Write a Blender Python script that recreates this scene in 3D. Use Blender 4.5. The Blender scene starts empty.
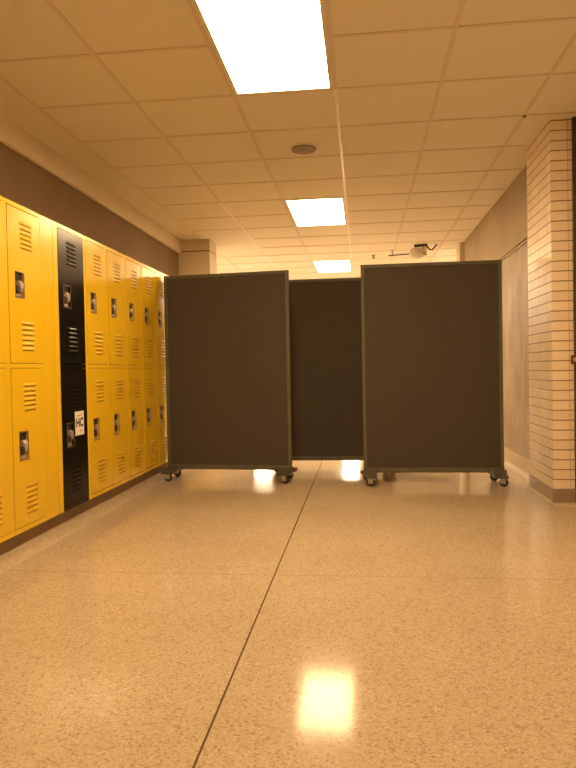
import bpy, bmesh, math, random
from mathutils import Vector, Matrix
random.seed(4)
S = bpy.context.scene
C = S.collection

# ------------------------------------------------------------------ helpers
class MB:
    """collects shapes and links them as ONE mesh object"""
    def __init__(self):
        self.bm = bmesh.new()
        self.uv = self.bm.loops.layers.uv.new('UVMap')
    def _face(self, vs, mat=0, smooth=False):
        try:
            f = self.bm.faces.new(vs)
        except ValueError:
            return None
        f.material_index = mat
        f.smooth = smooth
        return f
    def box(self, x0, x1, y0, y1, z0, z1, mat=0, bevel=0.0):
        b = bmesh.new()
        bmesh.ops.create_cube(b, size=1)
        for v in b.verts:
            v.co = Vector(((x0 + x1) / 2 + v.co.x * (x1 - x0), (y0 + y1) / 2 + v.co.y * (y1 - y0), (z0 + z1) / 2 + v.co.z * (z1 - z0)))
        if bevel:
            bmesh.ops.bevel(b, geom=b.edges[:], offset=bevel, segments=2, affect='EDGES', profile=.5)
        self.add(b, mat)
    def add(self, b, mat=0, M=None, smooth=False):
        if M is not None:
            b.transform(M)
        mp = {}
        for v in b.verts:
            mp[v] = self.bm.verts.new(v.co)
        for f in b.faces:
            self._face([mp[v] for v in f.verts], mat, smooth)
        b.free()
    def cyl(self, c, r, h, axis='z', seg=24, mat=0, r2=None, bevel=0.0):
        b = bmesh.new()
        bmesh.ops.create_cone(b, cap_ends=True, segments=seg, radius1=r, radius2=r if r2 is None else r2, depth=h)
        if bevel:
            es = [e for e in b.edges if abs(e.verts[0].co.z - e.verts[1].co.z) < 1e-6]
            bmesh.ops.bevel(b, geom=es, offset=bevel, segments=2, affect='EDGES', profile=.5)
        R = {'z': Matrix.Identity(4), 'x': Matrix.Rotation(math.pi / 2, 4, 'Y'), 'y': Matrix.Rotation(-math.pi / 2, 4, 'X')}[axis]
        self.add(b, mat, Matrix.Translation(c) @ R, smooth=False)
    def prism(self, prof, a0, a1, axis='y', mat=0):
        """prof: list of 2D points; axis y -> (x,z) profile, axis x -> (y,z), axis z -> (x,y)"""
        def P(p, a):
            return {'y': (p[0], a, p[1]), 'x': (a, p[0], p[1]), 'z': (p[0], p[1], a)}[axis]
        A = [self.bm.verts.new(P(p, a0)) for p in prof]
        B = [self.bm.verts.new(P(p, a1)) for p in prof]
        n = len(prof)
        self._face(A, mat)
        self._face(B[::-1], mat)
        for i in range(n):
            self._face([A[i], B[i], B[(i + 1) % n], A[(i + 1) % n]], mat)
    def tube(self, pts, r, seg=10, mat=0):
        rings = []
        for i, p in enumerate(pts):
            p = Vector(p)
            d = (Vector(pts[min(i + 1, len(pts) - 1)]) - Vector(pts[max(i - 1, 0)])).normalized()
            a = d.orthogonal().normalized() if i == 0 else (last - d * last.dot(d)).normalized()
            last = a
            bb = d.cross(a)
            rings.append([self.bm.verts.new(p + r * (math.cos(t) * a + math.sin(t) * bb)) for t in [2 * math.pi * k / seg for k in range(seg)]])
        for i in range(len(rings) - 1):
            for k in range(seg):
                self._face([rings[i][k], rings[i][(k + 1) % seg], rings[i + 1][(k + 1) % seg], rings[i + 1][k]], mat, True)
        self._face(rings[0][::-1], mat)
        self._face(rings[-1], mat)
    def build(self, name, mats, parent=None, loc=None):
        bm = self.bm
        bmesh.ops.recalc_face_normals(bm, faces=bm.faces[:])
        for f in bm.faces:            # box-projected UVs in metres
            n = f.normal
            a = max(range(3), key=lambda i: abs(n[i]))
            for l in f.loops:
                c = l.vert.co
                l[self.uv].uv = {0: (c.y, c.z), 1: (c.x, c.z), 2: (c.x, c.y)}[a]
        me = bpy.data.meshes.new(name)
        bm.to_mesh(me)
        bm.free()
        for m in (mats if isinstance(mats, (list, tuple)) else [mats]):
            me.materials.append(m)
        o = bpy.data.objects.new(name, me)
        C.objects.link(o)
        if parent:
            o.parent = parent
        if loc:
            o.location = loc
        return o

def tag(o, label, cat, group=None):
    o['label'] = label
    o['category'] = cat
    if group:
        o['group'] = group
    return o
def empty(name, loc, rz=0.0):
    o = bpy.data.objects.new(name, None)
    o.empty_display_size = .1
    C.objects.link(o)
    o.location = loc
    o.rotation_euler = (0, 0, rz)
    return o
def struct(o, label=None):
    o['kind'] = 'structure'
    if label:
        o['label'] = label
    return o
def copy_tree(o, parent=None):
    c = o.copy()
    C.objects.link(c)
    if parent:
        c.parent = parent
    for ch in list(o.children):
        copy_tree(ch, c)
    return c

# ------------------------------------------------------------------ materials
def mat(name, col, rough=.5, metal=0.0, spec=.5, coat=0.0, coat_rough=.1):
    m = bpy.data.materials.new(name)
    m.use_nodes = True
    b = m.node_tree.nodes['Principled BSDF']
    b.inputs['Base Color'].default_value = (*col, 1)
    b.inputs['Roughness'].default_value = rough
    b.inputs['Metallic'].default_value = metal
    b.inputs['Specular IOR Level'].default_value = spec
    b.inputs['Coat Weight'].default_value = coat
    b.inputs['Coat Roughness'].default_value = coat_rough
    return m
def nodes(m):
    return m.node_tree, m.node_tree.nodes, m.node_tree.links, m.node_tree.nodes['Principled BSDF']
def nz(m, a, b, scale, detail=3.0, bump=0.0, bscale=None, stretch=None, lo=.3, hi=.7):
    """noise-mixed colour a..b plus optional bump"""
    t, N, L, P = nodes(m)
    tc = N.new('ShaderNodeTexCoord')
    src = tc.outputs['Object']
    if stretch:
        mp = N.new('ShaderNodeMapping')
        mp.inputs['Scale'].default_value = stretch
        L.new(src, mp.inputs['Vector'])
        src = mp.outputs[0]
    n = N.new('ShaderNodeTexNoise')
    n.inputs['Scale'].default_value = scale
    n.inputs['Detail'].default_value = detail
    L.new(src, n.inputs['Vector'])
    r = N.new('ShaderNodeValToRGB')
    r.color_ramp.elements[0].color = (*a, 1)
    r.color_ramp.elements[1].color = (*b, 1)
    r.color_ramp.elements[0].position = lo
    r.color_ramp.elements[1].position = hi
    L.new(n.outputs['Fac'], r.inputs['Fac'])
    L.new(r.outputs['Color'], P.inputs['Base Color'])
    if bump:
        n2 = N.new('ShaderNodeTexNoise')
        n2.inputs['Scale'].default_value = bscale or scale
        n2.inputs['Detail'].default_value = 2
        L.new(src, n2.inputs['Vector'])
        bp = N.new('ShaderNodeBump')
        bp.inputs['Strength'].default_value = bump
        bp.inputs['Distance'].default_value = .004
        L.new(n2.outputs['Fac'], bp.inputs['Height'])
        L.new(bp.outputs['Normal'], P.inputs['Normal'])
    return m

def terrazzo(name, joints):
    m = mat(name, (.6, .5, .36), .1, spec=.17)
    t, N, L, P = nodes(m)
    tc = N.new('ShaderNodeTexCoord')
    src = tc.outputs['Object']
    def vor(scale, col):
        v = N.new('ShaderNodeTexVoronoi')
        v.inputs['Scale'].default_value = scale
        L.new(src, v.inputs['Vector'])
        return v.outputs['Color'] if col else v.outputs['Distance']
    def ramp(inp, stops):
        r = N.new('ShaderNodeValToRGB')
        r.color_ramp.interpolation = 'LINEAR'
        e = r.color_ramp.elements
        while len(e) < len(stops):
            e.new(.5)
        for i, (p, c) in enumerate(stops):
            e[i].position = p
            e[i].color = (*c, 1)
        L.new(inp, r.inputs['Fac'])
        return r.outputs['Color']
    def bw(c):
        s = N.new('ShaderNodeSeparateColor')
        L.new(c, s.inputs[0])
        return s.outputs[0]
    def mix(a, b, f, mode='MIX'):
        x = N.new('ShaderNodeMix')
        x.data_type = 'RGBA'
        x.blend_type = mode
        if isinstance(f, float):
            x.inputs[0].default_value = f
        else:
            L.new(f, x.inputs[0])
        L.new(a, x.inputs[6])
        L.new(b, x.inputs[7])
        return x.outputs[2]
    # marble chips of two sizes in a tan matrix
    chips = ramp(bw(vor(150, True)), [(0, (.26, .18, .11)), (.07, (.38, .28, .18)), (.2, (.54, .435, .30)), (.62, (.60, .495, .355)), (.86, (.66, .56, .42)), (1, (.74, .65, .51))])
    fine = ramp(bw(vor(330, True)), [(0, (.28, .20, .125)), (.12, (.48, .38, .26)), (.8, (.62, .515, .37)), (1, (.72, .63, .48))])
    col = mix(chips, fine, .45)
    big = N.new('ShaderNodeTexNoise')
    big.inputs['Scale'].default_value = 1.3
    big.inputs['Detail'].default_value = 4
    L.new(src, big.inputs['Vector'])
    cloud = ramp(big.outputs['Fac'], [(.3, (.90, .88, .86)), (.7, (1, 1, 1))])
    col = mix(col, cloud, 1.0, 'MULTIPLY')
    if joints:                     # thin divider strips set in the floor
        sx = N.new('ShaderNodeSeparateXYZ')
        L.new(src, sx.inputs[0])
        def line(o, pos, period, half):
            a = N.new('ShaderNodeMath'); a.operation = 'SUBTRACT'; a.inputs[1].default_value = pos - period / 2
            L.new(o, a.inputs[0])
            f = N.new('ShaderNodeMath'); f.operation = 'FLOORED_MODULO'; f.inputs[1].default_value = period
            L.new(a.outputs[0], f.inputs[0])
            s = N.new('ShaderNodeMath'); s.operation = 'SUBTRACT'; s.inputs[1].default_value = period / 2
            L.new(f.outputs[0], s.inputs[0])
            ab = N.new('ShaderNodeMath'); ab.operation = 'ABSOLUTE'
            L.new(s.outputs[0], ab.inputs[0])
            c = N.new('ShaderNodeMath'); c.operation = 'LESS_THAN'; c.inputs[1].default_value = half
            L.new(ab.outputs[0], c.inputs[0])
            return c.outputs[0]
        dark = N.new('ShaderNodeRGB'); dark.outputs[0].default_value = (.13, .085, .045, 1)
        col = mix(col, dark.outputs[0], line(sx.outputs[0], -.420, 3.2, .0033))
        faint = N.new('ShaderNodeRGB'); faint.outputs[0].default_value = (.33, .25, .16, 1)
        col = mix(col, faint.outputs[0], line(sx.outputs[1], 3.02, 3.05, .0022))
    L.new(col, P.inputs['Base Color'])
    rn = N.new('ShaderNodeTexNoise')
    rn.inputs['Scale'].default_value = 6
    rn.inputs['Detail'].default_value = 5
    L.new(src, rn.inputs['Vector'])
    mr = N.new('ShaderNodeMapRange')
    mr.inputs['To Min'].default_value = .075
    mr.inputs['To Max'].default_value = .13
    L.new(rn.outputs['Fac'], mr.inputs['Value'])
    L.new(mr.outputs[0], P.inputs['Roughness'])
    return m

def brick(name):
    """glazed brick courses: dark bed joints, hardly visible upright joints"""
    m = mat(name, (.8, .7, .55), .33, spec=.5)
    t, N, L, P = nodes(m)
    tc = N.new('ShaderNodeTexCoord')
    sx = N.new('ShaderNodeSeparateXYZ')
    L.new(tc.outputs['Object'], sx.inputs[0])
    def mth(op, a, b=None):
        n = N.new('ShaderNodeMath')
        n.operation = op
        for k, v in enumerate((a, b)):
            if v is None:
                continue
            if isinstance(v, (int, float)):
                n.inputs[k].default_value = v
            else:
                L.new(v, n.inputs[k])
        return n.outputs[0]
    def smooth(v, lo, hi):
        n = N.new('ShaderNodeMapRange')
        n.interpolation_type = 'SMOOTHSTEP'
        n.inputs['From Min'].default_value = lo
        n.inputs['From Max'].default_value = hi
        n.inputs['To Min'].default_value = 1
        n.inputs['To Max'].default_value = 0
        L.new(v, n.inputs['Value'])
        return n.outputs[0]
    def dist(v, off, per):
        return mth('ABSOLUTE', mth('SUBTRACT', mth('FLOORED_MODULO', mth('SUBTRACT', v, off - per / 2), per), per / 2))
    ROW, LEN = .0672, .21
    bed = smooth(dist(sx.outputs[2], BRICK_Z, ROW), .0026, .0046)
    u = mth('ADD', sx.outputs[0], sx.outputs[1])
    up = smooth(dist(u, 6.016, LEN), .0012, .003)
    # each brick a slightly different glaze
    ci = N.new('ShaderNodeCombineXYZ')
    L.new(mth('FLOOR', mth('DIVIDE', mth('SUBTRACT', sx.outputs[2], BRICK_Z), ROW)), ci.inputs[0])
    L.new(mth('FLOOR', mth('DIVIDE', mth('SUBTRACT', u, 6.016), LEN)), ci.inputs[1])
    wn = N.new('ShaderNodeTexWhiteNoise')
    L.new(ci.outputs[0], wn.inputs[0])
    r = N.new('ShaderNodeValToRGB')
    r.color_ramp.elements[0].color = (.84, .70, .54, 1)
    r.color_ramp.elements[1].color = (.93, .81, .63, 1)
    L.new(wn.outputs[0], r.inputs[0])
    def mix(a, col, f):
        x = N.new('ShaderNodeMix')
        x.data_type = 'RGBA'
        L.new(f, x.inputs[0])
        L.new(a, x.inputs[6])
        x.inputs[7].default_value = (*col, 1)
        return x.outputs[2]
    c = mix(r.outputs[0], (.46, .34, .22), mth('MULTIPLY', up, .75))
    c = mix(c, (.30, .185, .09), bed)
    L.new(c, P.inputs['Base Color'])
    bp = N.new('ShaderNodeBump')
    bp.inputs['Strength'].default_value = .6
    bp.inputs['Distance'].default_value = .003
    bp.invert = True
    L.new(mth('MAXIMUM', bed, mth('MULTIPLY', up, .4)), bp.inputs['Height'])
    L.new(bp.outputs['Normal'], P.inputs['Normal'])
    return m

BRICK_Z = .109
def emit(name, strength, LIGHT=(1.0, .67, .34)):
    m = bpy.data.materials.new(name)
    m.use_nodes = True
    t = m.node_tree
    t.nodes.clear()
    e = t.nodes.new('ShaderNodeEmission')
    e.inputs['Color'].default_value = (*LIGHT, 1)
    e.inputs['Strength'].default_value = strength
    o = t.nodes.new('ShaderNodeOutputMaterial')
    t.links.new(e.outputs[0], o.inputs[0])
    return m

M = {}
M['floor'] = terrazzo('terrazzo floor', True)
M['cove'] = nz(mat('pale cove', (.6, .5, .4), .5, spec=.3), (.44, .35, .24), (.55, .45, .32), 40)
M['tile'] = nz(mat('ceiling tile', (.8, .76, .68), .9, spec=.2), (.80, .75, .65), (.86, .81, .71), 120, 2, .25, 260)
M['tee'] = mat('ceiling tee', (.75, .67, .56), .75, spec=.2)
M['tee2'] = mat('shiny ceiling tee', (.93, .80, .76), .3, spec=.6)  # sheen of the far runners partly put into this paler colour
M['brownwall'] = nz(mat('brown painted wall', (.3, .22, .15), .8), (.20, .135, .075), (.225, .15, .085), 3)
M['trim'] = nz(mat('beige trim', (.55, .47, .38), .6), (.68, .58, .44), (.72, .62, .48), 4)
M['plaster'] = nz(mat('cream plaster', (.7, .62, .5), .8), (.66, .57, .44), (.72, .63, .5), 2.5)
M['marble'] = nz(mat('veined wall panel', (.6, .5, .38), .5, spec=.3), (.275, .21, .135), (.44, .35, .24), 3.2, 6, 0, None, (1, 2.2, .8), .25, .72)
M['upper'] = nz(mat('tan plaster', (.5, .4, .3), .7), (.345, .275, .185), (.42, .335, .23), 1.8, 5, 0, None, None, .3, .7)
M['brick'] = brick('glazed cream brick')
M['base'] = nz(mat('tan base tile', (.4, .3, .2), .35), (.33, .26, .175), (.41, .33, .23), 9)
M['toe'] = nz(mat('brown toe kick', (.2, .15, .1), .6), (.26, .18, .105), (.31, .22, .13), 6)
M['yellow'] = nz(mat('yellow enamel', (.8, .5, .03), .2, spec=.55), (.75, .495, .014), (.78, .52, .017), 7)
M['yframe'] = mat('yellow enamel frame', (.78, .53, .02), .22)
M['louver'] = mat('yellow enamel pressed louvres', (.765, .508, .0155), .42)
M['black'] = nz(mat('black enamel', (.005, .0045, .004), .24, spec=.32), (.003, .0025, .002), (.005, .004, .003), 5)
M['gap'] = mat('locker gap shade', (.06, .04, .01), .8)  # dark colour stands in for the shade in the door gaps
M['bgap'] = mat('black locker gap shade', (.004, .004, .004), .8)
M['steel'] = nz(mat('worn steel', (.7, .62, .56), .35, .55), (.52, .45, .40), (.70, .62, .56), 40)
M['cup'] = nz(mat('brownish steel cup', (.3, .22, .17), .38, .6), (.24, .165, .12), (.36, .27, .21), 30)
M['darksteel'] = mat('dark steel and recess shade', (.035, .028, .022), .5, .3)  # dark metal parts, and painted shade inside the latch cups
M['fabric'] = nz(mat('charcoal brown fabric', (.1, .08, .06), .92, spec=.15), (.079, .068, .055), (.094, .081, .066), 420, 2, .35, 700)
M['pframe'] = nz(mat('olive brown frame', (.12, .11, .08), .55), (.105, .098, .070), (.125, .117, .084), 30)
M['foot'] = mat('dark foot', (.085, .075, .055), .5)
M['fork'] = nz(mat('zinc fork', (.6, .57, .5), .4, .3), (.50, .47, .41), (.66, .63, .56), 50)
M['wheel'] = nz(mat('dark rubber', (.03, .02, .015), .55), (.028, .02, .015), (.05, .03, .02), 30)
M['redwheel'] = mat('brown rubber end cap', (.16, .06, .035), .5)
M['white'] = nz(mat('white enamel', (.8, .77, .72), .45), (.76, .73, .68), (.80, .77, .72), 10)
M['grey'] = nz(mat('grey grille', (.2, .17, .15), .6), (.27, .215, .175), (.34, .275, .225), 60)
M['darkframe'] = nz(mat('dark brown frame', (.07, .045, .025), .5), (.06, .04, .02), (.085, .055, .03), 12, 4, 0, None, (6, 6, .6))
M['latch'] = mat('brown latch', (.17, .06, .03), .35, .4)
M['reveal'] = mat('dark red reveal', (.045, .016, .014), .6)
M['paper'] = mat('paper', (.82, .74, .68), .7)
M['ink'] = mat('printed ink', (.03, .012, .01), .7)
M['pinkink'] = mat('faint printed ink', (.35, .20, .16), .7)
M['lamp'] = emit('diffuser glow', 22.0)
M['lamp2'] = emit('cooler diffuser glow', 36.0, (1.0, .80, .57))

# ------------------------------------------------------------------ dimensions
H = 2.604
GX, GY, T = -.1252, 3.906, .6096
YB, YF = -5.0, 30.0
XL, XR = -7.2, 5.6

def sbox(name, m, x0, x1, y0, y1, z0, z1, label=None):
    b = MB()
    b.box(x0, x1, y0, y1, z0, z1)
    return struct(b.build(name, m), label)

# ------------------------------------------------------------------ setting
sbox('floor', M['floor'], XL, XR, YB, YF, -.12, 0)
sbox('ceiling', M['tile'], XL, XR, YB, YF, H, H + .12)
sbox('wall_left', M['brownwall'], -2.40, -2.26, YB, 8.07, 0, H)
sbox('wall_front', M['plaster'], XL, XR, YF, YF + .15, 0, H)
sbox('wall_back', M['plaster'], -2.40, 1.65, YB - .15, YB, 0, H)
sbox('wall_left_rear', M['plaster'], XL, -1.88, 8.40, 8.55, 0, H)
sbox('wall_left_far', M['plaster'], XL - .15, XL, 8.40, YF, 0, H)
sbox('wall_right_near', M['plaster'], 1.50, 1.65, YB, 4.62, 0, H)
b = MB()
b.box(1.405, 1.60, 5.25, 9.25, 0, 1.995, 0)
b.box(1.375, 1.60, 5.25, 9.25, 2.012, H, 1)
b.box(1.39, 1.60, 5.25, 9.25, 1.995, 2.012, 2)
struct(b.build('wall_right', [M['marble'], M['upper'], M['base']]), 'tan wall of veined panels with a shallow ledge right of the dividers')
sbox('wall_right_rear', M['plaster'], 1.60, XR, 9.10, 9.25, 0, H)
sbox('wall_right_far', M['plaster'], XR, XR + .15, 9.10, YF, 0, H)
sbox('wall_right_pilaster', M['plaster'], 1.32, 1.375, 8.95, 9.25, 0, H)
b = MB()
b.box(1.285, 1.425, 4.62, 5.25, .109, H)
b.box(1.425, 1.60, 4.62, 5.25, 0, H)
struct(b.build('wall_right_pillar', M['brick']), 'glazed cream brick pillar at the right edge')
b = MB()
b.box(1.278, 1.425, 4.612, 5.25, 0, .109)
for k in range(9):
    b.box(1.284 + k * .0155, 1.292 + k * .0155, 4.609, 4.613, .006, .105)
struct(b.build('baseboard_pillar', M['base']), 'tan tile base under the brick pillar')
b = MB()
n = 7
cv = [(1.404, 0), (1.404, .15), (1.398, .15)] + [(1.398 - .012 - .055 * (1 - math.cos(a)), .06 - .06 * math.sin(a)) for a in [math.pi / 2 * k / n for k in range(n + 1)]]
b.prism(cv, 5.255, 9.25, 'y')
struct(b.build('baseboard_right', M['cove']), 'pale cove base along the right wall')
b = MB()
cv = [(1.284, 0), (1.284, .02)] + [(1.278 - .03 * (1 - math.cos(a)), .02 - .02 * math.sin(a)) for a in [math.pi / 2 * k / n for k in range(n + 1)]]
b = MB()
b.prism([(1.278, 0), (1.278, .022), (1.268, .010), (1.245, 0)], 4.612, 5.25, 'y')
b.prism([(4.612, 0), (4.612, .022), (4.602, .010), (4.58, 0)], 1.278, 1.425, 'x')
struct(b.build('trim_6', M['cove']))
sbox('trim_1', M['darkframe'], 1.424, 1.50, 4.60, 4.62, 0, H, 'dark brown frame edge right of the brick pillar')

# left pillar and trims
b = MB()
b.box(-2.26, -1.862, 8.07, 8.40, 0, 2.455)
b.box(-2.26, -1.860, 8.068, 8.40, 2.467, H)
struct(b.build('wall_left_pillar', M['trim']), 'beige pillar rising behind the lockers')
sbox('trim_2', M['reveal'], -2.26, -1.868, 8.076, 8.40, 2.455, 2.467, 'dark line around the top of the beige pillar')
b = MB()
b.prism([(-2.26, H), (-2.225, H), (-2.225, 2.445), (-2.235, 2.435), (-2.26, 2.435)], YB, 8.068, 'y')
struct(b.build('trim_3', M['trim']), 'beige trim where left wall meets ceiling')
# plinth below the lockers, terrazzo cove at its foot
sbox('baseboard_left', M['toe'], -2.21, -1.80, YB, 8.05, 0, .145, 'brown toe kick below the lockers')
b = MB()
cv = [(-1.80, 0), (-1.80, .062)] + [(-1.745 - .045 * math.cos(a), .055 - .055 * math.sin(a)) for a in [math.pi / 2 * k / n for k in range(n + 1)]]
b.prism(cv, YB, 8.05, 'y')
struct(b.build('trim_4', M['cove']), 'terrazzo cove running along the locker base')

# ------------------------------------------------------------------ ceiling fixtures
fix = []                                     # (cell column, cell row) of each 1x2 cell troffer
main = [(-1, -8), (-1, -2), (-1, 4), (-1, 10), (-1, 16), (-1, 22), (-1, 31), (-1, 37)]
side = [(-6, r) for r in (9, 14, 30, 36)] + [(-9, 9), (-9, 14)] + [(4, 10), (7, 10)]  # unseen fixtures, the nearer ones added to brighten the far ceiling
for c, r in main + side:
    fix.append((c, r))
COOL = [q for q in fix if q[0] != -1 or q[1] > 12]
def interior(x0, x1, y0, y1):
    xm, ym = (x0 + x1) / 2, (y0 + y1) / 2
    for c, r in fix:
        if GX + c * T + .05 < xm < GX + (c + 1) * T - .05 and GY + r * T + .05 < ym < GY + (r + 2) * T - .05:
            return True
    return False
def inroom(x, y):
    if y < 8.05:
        return -2.15 < x < 1.36
    if y < 9.2:
        return -1.75 < x < 1.36
    return XL + .05 < x < XR - .05
b = MB()
shiny = MB()
for i in range(-12, 11):
    x = GX + i * T
    for j in range(-15, 44):
        y = GY + j * T
        if inroom(x, y + T / 2) and y + T < YF:
            (shiny if (i == 0 and j > -1) or (i == -2 and j > 3) else b).box(x - .0105, x + .0105, y, y + T, H - .005, H)
        if inroom(x + .05, y) and YB < y < YF and not interior(x, x + T, y, y):
            b.box(x + .012, (min(x + T, 1.372 if y > 5.2 else 1.28 if y > 4.62 else 1.47) if y < 9.2 else x + T) - .012, y - .0105, y + .0105, H - .005, H)
struct(b.build('trim_5', M['tee']), 'metal grid between the ceiling tiles')
struct(shiny.build('trim_7', M['tee2']), 'shiny runners of the ceiling grid')

def make_light():
    t = empty('ceiling_light', (0, 0, H))
    b = MB()
    w, l = T / 2 - .013, T - .013
    for s in (-1, 1):
        b.box(min(s * w, s * (w - .022)), max(s * w, s * (w - .022)), -l, l, -.008, 0)
        b.box(-w + .022, w - .022, min(s * l, s * (l - .022)), max(s * l, s * (l - .022)), -.008, 0)
    b.build('frame', M['white'], t)
    b = MB()
    b.box(-w + .022, w - .022, -l + .022, l - .022, -.006, 0)
    b.build('diffuser', M['lamp'], t)
    return t
proto = make_light()
cool = make_light()
for ch in cool.children:
    if ch.name.startswith('diffuser'):
        ch.data.materials[0] = M['lamp2']
names = {(-1, -2): 'large glowing ceiling light panel at the top of the picture, nearest of the row',
         (-1, 4): 'glowing ceiling light panel in mid corridor, second of the row, above the dividers',
         (-1, 10): 'small glowing ceiling light panel just above the middle divider'}
for k, (c, r) in enumerate(fix):
    o = proto if k == 0 else cool if (c, r) == COOL[0] else copy_tree(cool if (c, r) in COOL else proto)
    o.location = (GX + (c + .5) * T, GY + (r + 1) * T, H)
    if (c, r) in names:
        tag(o, names[(c, r)], 'ceiling light', 'ceiling lights')
    elif r < -2:
        tag(o, 'ceiling light panel behind the viewer', 'ceiling light', 'ceiling lights')
    else:
        tag(o, 'unseen glowing ceiling light panel far beyond the dividers', 'ceiling light', 'ceiling lights')

# speaker / detector disc
t = tag(empty('smoke_detector', (-.40, 4.90, H)), 'round dark grey ceiling disc on a pale ring between the two nearest lights', 'detector')
b = MB(); b.cyl((0.012, 0, -.004), .115, .008, seg=40, bevel=.003); b.build('mounting_ring', M['white'], t)
b = MB(); b.cyl((0, 0, -.014), .092, .014, seg=40, bevel=.004); b.cyl((0, 0, -.023), .02, .006, seg=20); b.build('cover', M['grey'], t)
# sprinkler
t = tag(empty('sprinkler', (.20, 9.7, H)), 'tiny dark sprinkler head on the ceiling right of the smallest light', 'sprinkler')
b = MB(); b.cyl((0, 0, -.003), .03, .006, seg=20); b.build('escutcheon', M['grey'], t)
b = MB(); b.cyl((0, 0, -.025), .009, .04, seg=12); b.cyl((0, 0, -.047), .022, .004, seg=16); b.build('head', M['darksteel'], t)
# small hook at a tee crossing
b = MB(); b.cyl((0, 0, -.0065), .013, .003, seg=16); b.tube([(0, 0, -.008), (0, 0, -.016), (.004, 0, -.019), (.008, 0, -.016)], .002, 8)
tag(b.build('ceiling_hook', M['darksteel'], loc=(GX + 2 * T, GY + T, H)), 'tiny dark hook at a ceiling grid crossing near the brick pillar', 'hook')

# pale fixture hanging under the ceiling far right
t = tag(empty('security_camera', (.84, 9.0, H)), 'small pale fixture on a dark bracket under the ceiling above the right divider', 'camera')
b = MB(); b.box(-.11, .06, -.03, .03, -.03, -.0055); b.tube([(.05, 0, -.02), (.10, 0, -.075), (.13, 0, -.075), (.19, 0, -.008)], .011, 10); b.build('bracket', M['darkframe'], t)
b = MB()
bb = bmesh.new(); bmesh.ops.create_uvsphere(bb, u_segments=24, v_segments=16, radius=.085)
b.add(bb, 0, Matrix.Translation((-.08, 0, -.115)) @ Matrix.Diagonal((1.15, .9, .95, 1)), True)
b.build('dome', M['white'], t)
b = MB(); b.cyl((.02, 0, -.09), .035, .12, seg=20, bevel=.006); b.build('housing', M['trim'], t)
b = MB(); b.tube([(.40, 9.3, 2.52), (.76, 9.3, 2.535)], .009, 10)
for x in (.45, .72):
    b.tube([(x, 9.3, 2.525), (x, 9.3, H - .0052)], .005, 8)
tag(b.build('conduit', M['darkframe']), 'thin dark pipe under the ceiling left of the pale fixture', 'pipe')

# latch on the dark frame
t = tag(empty('door_latch', (1.418, 4.601, .988)), 'small reddish brown metal latch on the dark frame beside the brick pillar', 'latch')
b = MB(); b.box(-.02, .05, -.012, 0, -.03, .03, 0, .002); b.build('plate', M['latch'], t)
b = MB(); b.cyl((.004, -.018, 0), .013, .014, 'y', 18, 0, None, .002); b.build('bolt', M['steel'], t)

# ------------------------------------------------------------------ lockers
LB, LT = .145, 1.84
FX = -1.75                                    # front plane
def louvers(y0, z0, z1, m, parent, back):
    """six pressed louvres, local door coordinates (x = out of the door)"""
    b = MB()
    n_ = 6
    p = (z1 - z0) / n_
    w = .132
    for k in range(n_):
        zt = z1 - k * p
        # a hood: flush at its top, standing out at its lower lip, rounded ends
        segs = 8
        rows = []
        for i in range(segs + 1):
            u = i / segs
            e = min(1, min(u, 1 - u) / .12)
            out = .0046 * (e ** .5)
            y = y0 + w * u
            zz = zt + (0 if e >= 1 else -.004 * (1 - e))
            rows.append([(0.0005, y, zz), (out * .62 + .0005, y, zt - .007), (out + .0005, y, zt - .0150), (0.0005, y, zt - .0165)])
        V = [[b.bm.verts.new(q) for q in r] for r in rows]
        for i in range(segs):
            for j in range(2):
                b._face([V[i][j], V[i + 1][j], V[i + 1][j + 1], V[i][j + 1]], 0, True)
            b._face([V[i][2], V[i + 1][2], V[i + 1][3], V[i][3]], 0)
        b.box(0.0002, .0012, y0 + .01, y0 + w - .01, zt - .0190, zt - .0163, 1)  # dark strip painting the shaded slit under the lip
    return b.build('louver_vent', [M['louver'] if m is M['yellow'] else m, back], parent)

def make_door(parent, z0, z1, width, m, back, vents, hz):
    """door leaf: local x out, y along the corridor from the door's near edge, z up"""
    b = MB()
    h0, h1, hy0, hy1 = hz[0], hz[1], .064, .152
    t = .018
    b.box(-t, 0, 0, hy0, z0, z1)
    b.box(-t, 0, hy1, width, z0, z1)
    b.box(-t, 0, hy0, hy1, h1, z1)
    b.box(-t, 0, hy0, hy1, z0, h0)
    d = b.build('door', m, parent)
    for v0, v1 in vents:
        louvers(.115, v0, v1, m, d, back)
    b = MB()                                    # pressed cup behind the opening
    e = .004
    b.box(-.017, -.014, hy0 - e, hy1 + e, h0 - e, h1 + e, 0)
    b.box(-.0145, .0015, hy0 - e, hy0, h0, h1, 1)
    b.box(-.0145, .0015, hy1, hy1 + e, h0, h1, 1)
    b.box(-.0145, .0015, hy0 - e, hy1 + e, h1, h1 + e, 1)
    b.box(-.0145, .0015, hy0 - e, hy1 + e, h0 - e, h0, 1)
    b.build('latch_cup', [M['cup'], M['cup']], d)
    b = MB()                                    # bright lift plate, dark box painting the shaded cup top, dark disc as finger hole
    hm = (h0 + h1) / 2
    b.box(-.0145, -.010, hy0 + .003, hy1 - .003, h1 - .040, h1 - .003, 1, .0015)
    prof = [(-.0145, hm + .028), (-.007, hm + .026), (.001, hm + .012), (.0015, hm - .010), (-.004, hm - .030), (-.0145, hm - .036)]
    b.prism(prof, hy0 + .046, hy1 - .006, 'y', 0)
    b.cyl((-.007, hy0 + .032, hm - .022), .021, .016, 'x', 24, 1, None, .003)
    b.box(-.0145, -.008, hy0 + .012, hy1 - .012, h0 + .005, h0 + .018, 0, .002)
    b.build('lift_handle', [M['steel'], M['darksteel']], d)
    return d

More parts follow.
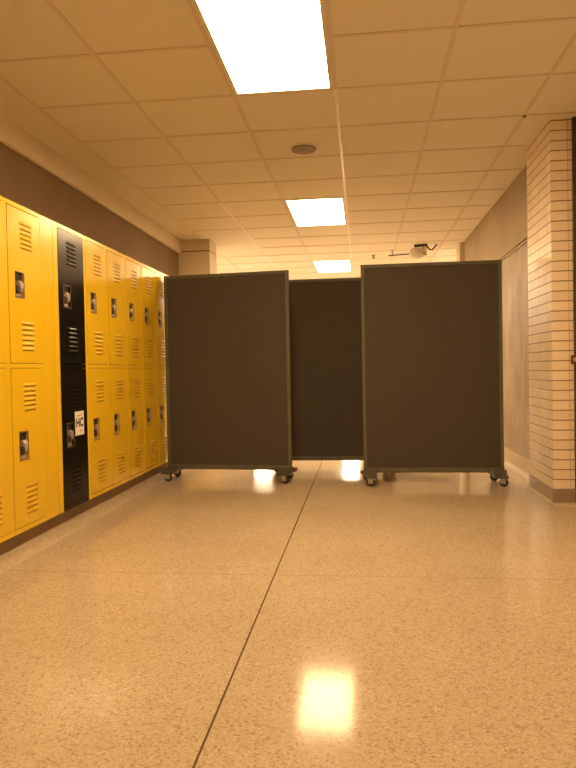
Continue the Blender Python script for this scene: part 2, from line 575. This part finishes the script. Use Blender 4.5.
def make_locker(m, fm, back, width, rail):
    """two-tier locker; origin at the middle of its base, front faces +x"""
    t = empty('locker', (0, 0, LB))
    hh = LT - LB
    b = MB()
    y0, y1 = -width / 2, width / 2
    st = .016
    b.box(-.44, -.030, y0 + .0005, y0 + .004, 0, hh - .002, 0)
    b.box(-.44, -.030, y1 - .004, y1 - .0005, 0, hh - .002, 0)
    b.box(-.44, -.436, y0 + .004, y1 - .004, 0, hh - .002, 0)
    b.box(-.436, -.030, y0 + .004, y1 - .004, 0, .004, 1)
    b.box(-.436, -.030, y0 + .004, y1 - .004, hh - .006, hh - .002, 0)
    b.box(-.060, -.034, y0 + .004, y1 - .004, .004, hh - .006, 1)  # dark sheet behind the doors, paints the shade in their gaps
    b.build('body', [fm, back], t)
    b = MB()
    b.box(-.030, 0, y0 + .0006, y0 + st, 0, hh, 0, .0015)
    b.box(-.030, 0, y1 - st, y1 - .0006, 0, hh, 0, .0015)
    for z0, z1 in ((0, .026), (.848, .870), (hh - .022, hh)):
        b.box(-.030, -.0005, y0 + st, y1 - st, z0, z1, 1 if z1 < hh - .01 or rail is fm else 0)
    b.build('face_frame', [fm, rail], t)
    g = .003
    dw = width - 2 * st - 2 * g
    for (z0, z1, vents, hz) in ((.026 + g + .001, .848 - g, ((.618, .768), (.078, .240)), (.372, .514)),
                               (.870 + g, hh - .022 - g - .002, ((1.462, 1.610), (.930, 1.090)), (1.212, 1.340))):
        d = make_door(t, z0, z1, dw, m, back, vents, hz)
        d.location = (.0015, y0 + st + g, 0)
    return t
P_ = .36
def put_locker(proto, first, y, label, group):
    o = proto if first else copy_tree(proto)
    o.location = (FX, y + P_ / 2, LB)
    tag(o, label, 'locker', group)
ly = make_locker(M['yellow'], M['yframe'], M['gap'], P_, M['yframe'])
G = 'yellow two tier lockers along the left wall'
spots = [(2.742, 'yellow two tier locker cut off by the left picture edge'),
         (3.102, 'yellow two tier locker left of the black locker, beside a blank yellow strip'),
         (4.042, 'yellow two tier locker directly right of the black locker'),
         (4.402, 'second yellow two tier locker right of the black locker'),
         (4.762, 'third yellow two tier locker right of the black locker'),
         (5.122, 'fourth yellow two tier locker right of the black locker'),
         (5.482, 'fifth yellow two tier locker right of the black one, beside the left divider'),
         (5.842, 'yellow locker behind the left divider, only its top edge showing'),
         (6.202, 'yellow locker hidden behind the left divider'), (6.562, 'yellow locker hidden behind the left divider'),
         (6.922, 'yellow locker hidden behind the left divider'), (7.282, 'yellow locker hidden behind the left divider'),  # hidden end of the row, added to stop light spilling under the left divider
         (7.642, 'hidden yellow locker added at the far end of the row against the beige pillar')]
for k, (y, lab) in enumerate(spots):
    put_locker(ly, k == 0, y, lab, G)
lbk = make_locker(M['black'], M['yframe'], M['bgap'], .39, M['black'])
lbk.location = (FX, 3.652 + .195, LB)
tag(lbk, 'black two tier locker among the yellow ones with a white sign on it', 'locker')
# blank strip between the locker on the left and the black one
t = tag(empty('filler_panel', (FX, 3.557, LB)), 'blank yellow filler strip between locker and black locker', 'panel')
hh = LT - LB
b = MB(); b.box(-.12, 0, -.0945, .052, 0, hh, 0, .0015); b.build('sheet', M['yellow'], t)
b = MB(); b.box(-.12, .002, .053, .0945, 0, hh, 0, .0015); b.build('edge_strip', M['yframe'], t)

# white sign on the black locker: letters are children of the sheet
sg = tag(empty('paper_sign', (FX + .0022, 3.905, .650)), 'white paper sign with dark letters stuck on the black locker', 'sign')
b = MB(); b.box(0, .0008, -.064, .064, -.074, .074); b.build('sheet', M['paper'], sg)
def text(s, size, y, z, m, name):
    cu = bpy.data.curves.new(name, 'FONT')
    cu.body = s
    cu.size = size
    cu.align_x = 'CENTER'
    cu.align_y = 'CENTER'
    cu.extrude = .0003
    cu.offset = size * .035
    to = bpy.data.objects.new(name + '_curve', cu)
    C.objects.link(to)
    bpy.context.view_layer.update()
    me = bpy.data.meshes.new_from_object(to.evaluated_get(bpy.context.evaluated_depsgraph_get()))
    bpy.data.objects.remove(to)
    me.materials.clear()
    me.materials.append(m)
    me.transform(Matrix(((0, 0, 1, 0), (1, 0, 0, 0), (0, 1, 0, 0), (0, 0, 0, 1))))
    o = bpy.data.objects.new(name, me)
    C.objects.link(o)
    o.parent = sg
    o.location = (.0012, y, z)
    return o
text('HC', .074, 0, .002, M['ink'], 'lettering')
b = MB(); b.box(.0008, .0013, -.035, .008, .044, .049); b.box(.0008, .0013, .024, .032, .040, .056); b.build('top_line', M['pinkink'], sg)
b = MB(); b.box(.0008, .0013, -.005, .030, -.052, -.047); b.box(.0008, .0013, .022, .028, -.047, -.038); b.build('bottom_line', M['pinkink'], sg)

# ------------------------------------------------------------------ rolling room dividers
def make_divider(w, h, z0):
    """origin on the floor below the middle; front faces -y"""
    t = empty('room_divider', (0, 0, 0))
    z1 = z0 + h
    fw, th = .028, .020
    b = MB()
    b.box(-w / 2, -w / 2 + fw, -th, th, z0, z1, 0, .003)
    b.box(w / 2 - fw, w / 2, -th, th, z0, z1, 0, .003)
    b.box(-w / 2 + fw, w / 2 - fw, -th, th, z1 - fw, z1, 0, .003)
    b.box(-w / 2 + fw, w / 2 - fw, -th, th, z0, z0 + fw + .012, 0, .003)
    b.build('frame', M['pframe'], t)
    b = MB()
    b.box(-w / 2 + fw - .001, w / 2 - fw + .001, -th + .007, th - .007, z0 + fw, z1 - fw + .001)
    b.build('fabric_panel', M['fabric'], t)
    for s in (-1, 1):
        x = s * (w / 2 - .052)
        b = MB()
        b.prism([(-.185, .070), (-.185, .082), (-.05, z0 + .020), (.05, z0 + .020), (.185, .082), (.185, .070)], x - .052, x + .052, 'x')
        b.box(x - .051, x + .051, -.034, .034, z0 - .020, z0 + .030, 0, .005)
        b.build('foot', M['foot'], t)
        for q in (-1, 1):
            y = q * .140
            ang = .35 * s * q + (math.pi if q > 0 else 0)
            b = MB()
            Mx = Matrix.Translation((x + s * .012, y, 0)) @ Matrix.Rotation(ang, 4, 'Z')
            def addm(mb, **k):
                tmp = MB(); tmp.box(*k['a']); tmp.bm.transform(Mx); mb.add(tmp.bm)
            addm(b, a=(-.026, .026, -.026, .026, .066, .0715))
            for e in (-1, 1):
                addm(b, a=(-.016, .026, e * .0185 - .002, e * .0185 + .002, .026, .068))
            tmp = MB(); tmp.cyl((.012, 0, .033), .009, .044, 'y', 12); tmp.bm.transform(Mx); b.add(tmp.bm)
            c = b.build('caster', M['fork'], t)
            b = MB()
            tmp = MB(); tmp.cyl((.012, 0, .034), .034, .031, 'y', 28, 0, None, .006); tmp.bm.transform(Mx); b.add(tmp.bm)
            b.build('wheel', M['wheel'], c)
        b = MB()
        b.box(min(x + s * .046, x + s * .082), max(x + s * .046, x + s * .082), .02, .10, .074, .104, 0, .006)
        b.build('end_cap', M['redwheel'], t)
    return t
GD = 'rolling dividers blocking the corridor'
d1 = make_divider(1.128, 1.715, .092)
d1.location = (.569, 5.47, 0)
tag(d1, 'right hand charcoal brown rolling divider, nearest to the right wall', 'room divider', GD)
d2 = copy_tree(d1)
d2.location = (-1.170, 5.655, 0); d2.rotation_euler = (0, 0, math.atan2(-.10, 1.10))
tag(d2, 'left hand charcoal brown rolling divider standing beside the yellow lockers', 'room divider', GD)
d3 = copy_tree(d1)
d3.location = (-.28, 6.21, 0)
tag(d3, 'middle charcoal brown rolling divider set back in the gap between the other two', 'room divider', GD)

# ------------------------------------------------------------------ camera
f_px, yaw, pitch, roll, hc = 656.46, .112, -.022, -.019, .958
cam = bpy.data.cameras.new('camera')
cam.sensor_fit = 'VERTICAL'
cam.sensor_height = 24
cam.lens = f_px / 768 * 24
cam.clip_end = 100
co = bpy.data.objects.new('camera', cam)
C.objects.link(co)
f = Vector((-math.sin(yaw) * math.cos(pitch), math.cos(yaw) * math.cos(pitch), math.sin(pitch)))
r = Vector((math.cos(yaw), math.sin(yaw), 0))
u = r.cross(f)
r2 = math.cos(roll) * r + math.sin(roll) * u
u2 = -math.sin(roll) * r + math.cos(roll) * u
m4 = Matrix((r2, u2, -f)).transposed().to_4x4()
m4.translation = (0, 0, hc)
co.matrix_world = m4
S.camera = co

w = bpy.data.worlds.new('world')
w.use_nodes = True
w.node_tree.nodes['Background'].inputs['Color'].default_value = (.02, .015, .01, 1)
S.world = w
S.view_settings.view_transform = 'Standard'
S.view_settings.look = 'None'
S.view_settings.gamma = 1
S.view_settings.exposure = .68
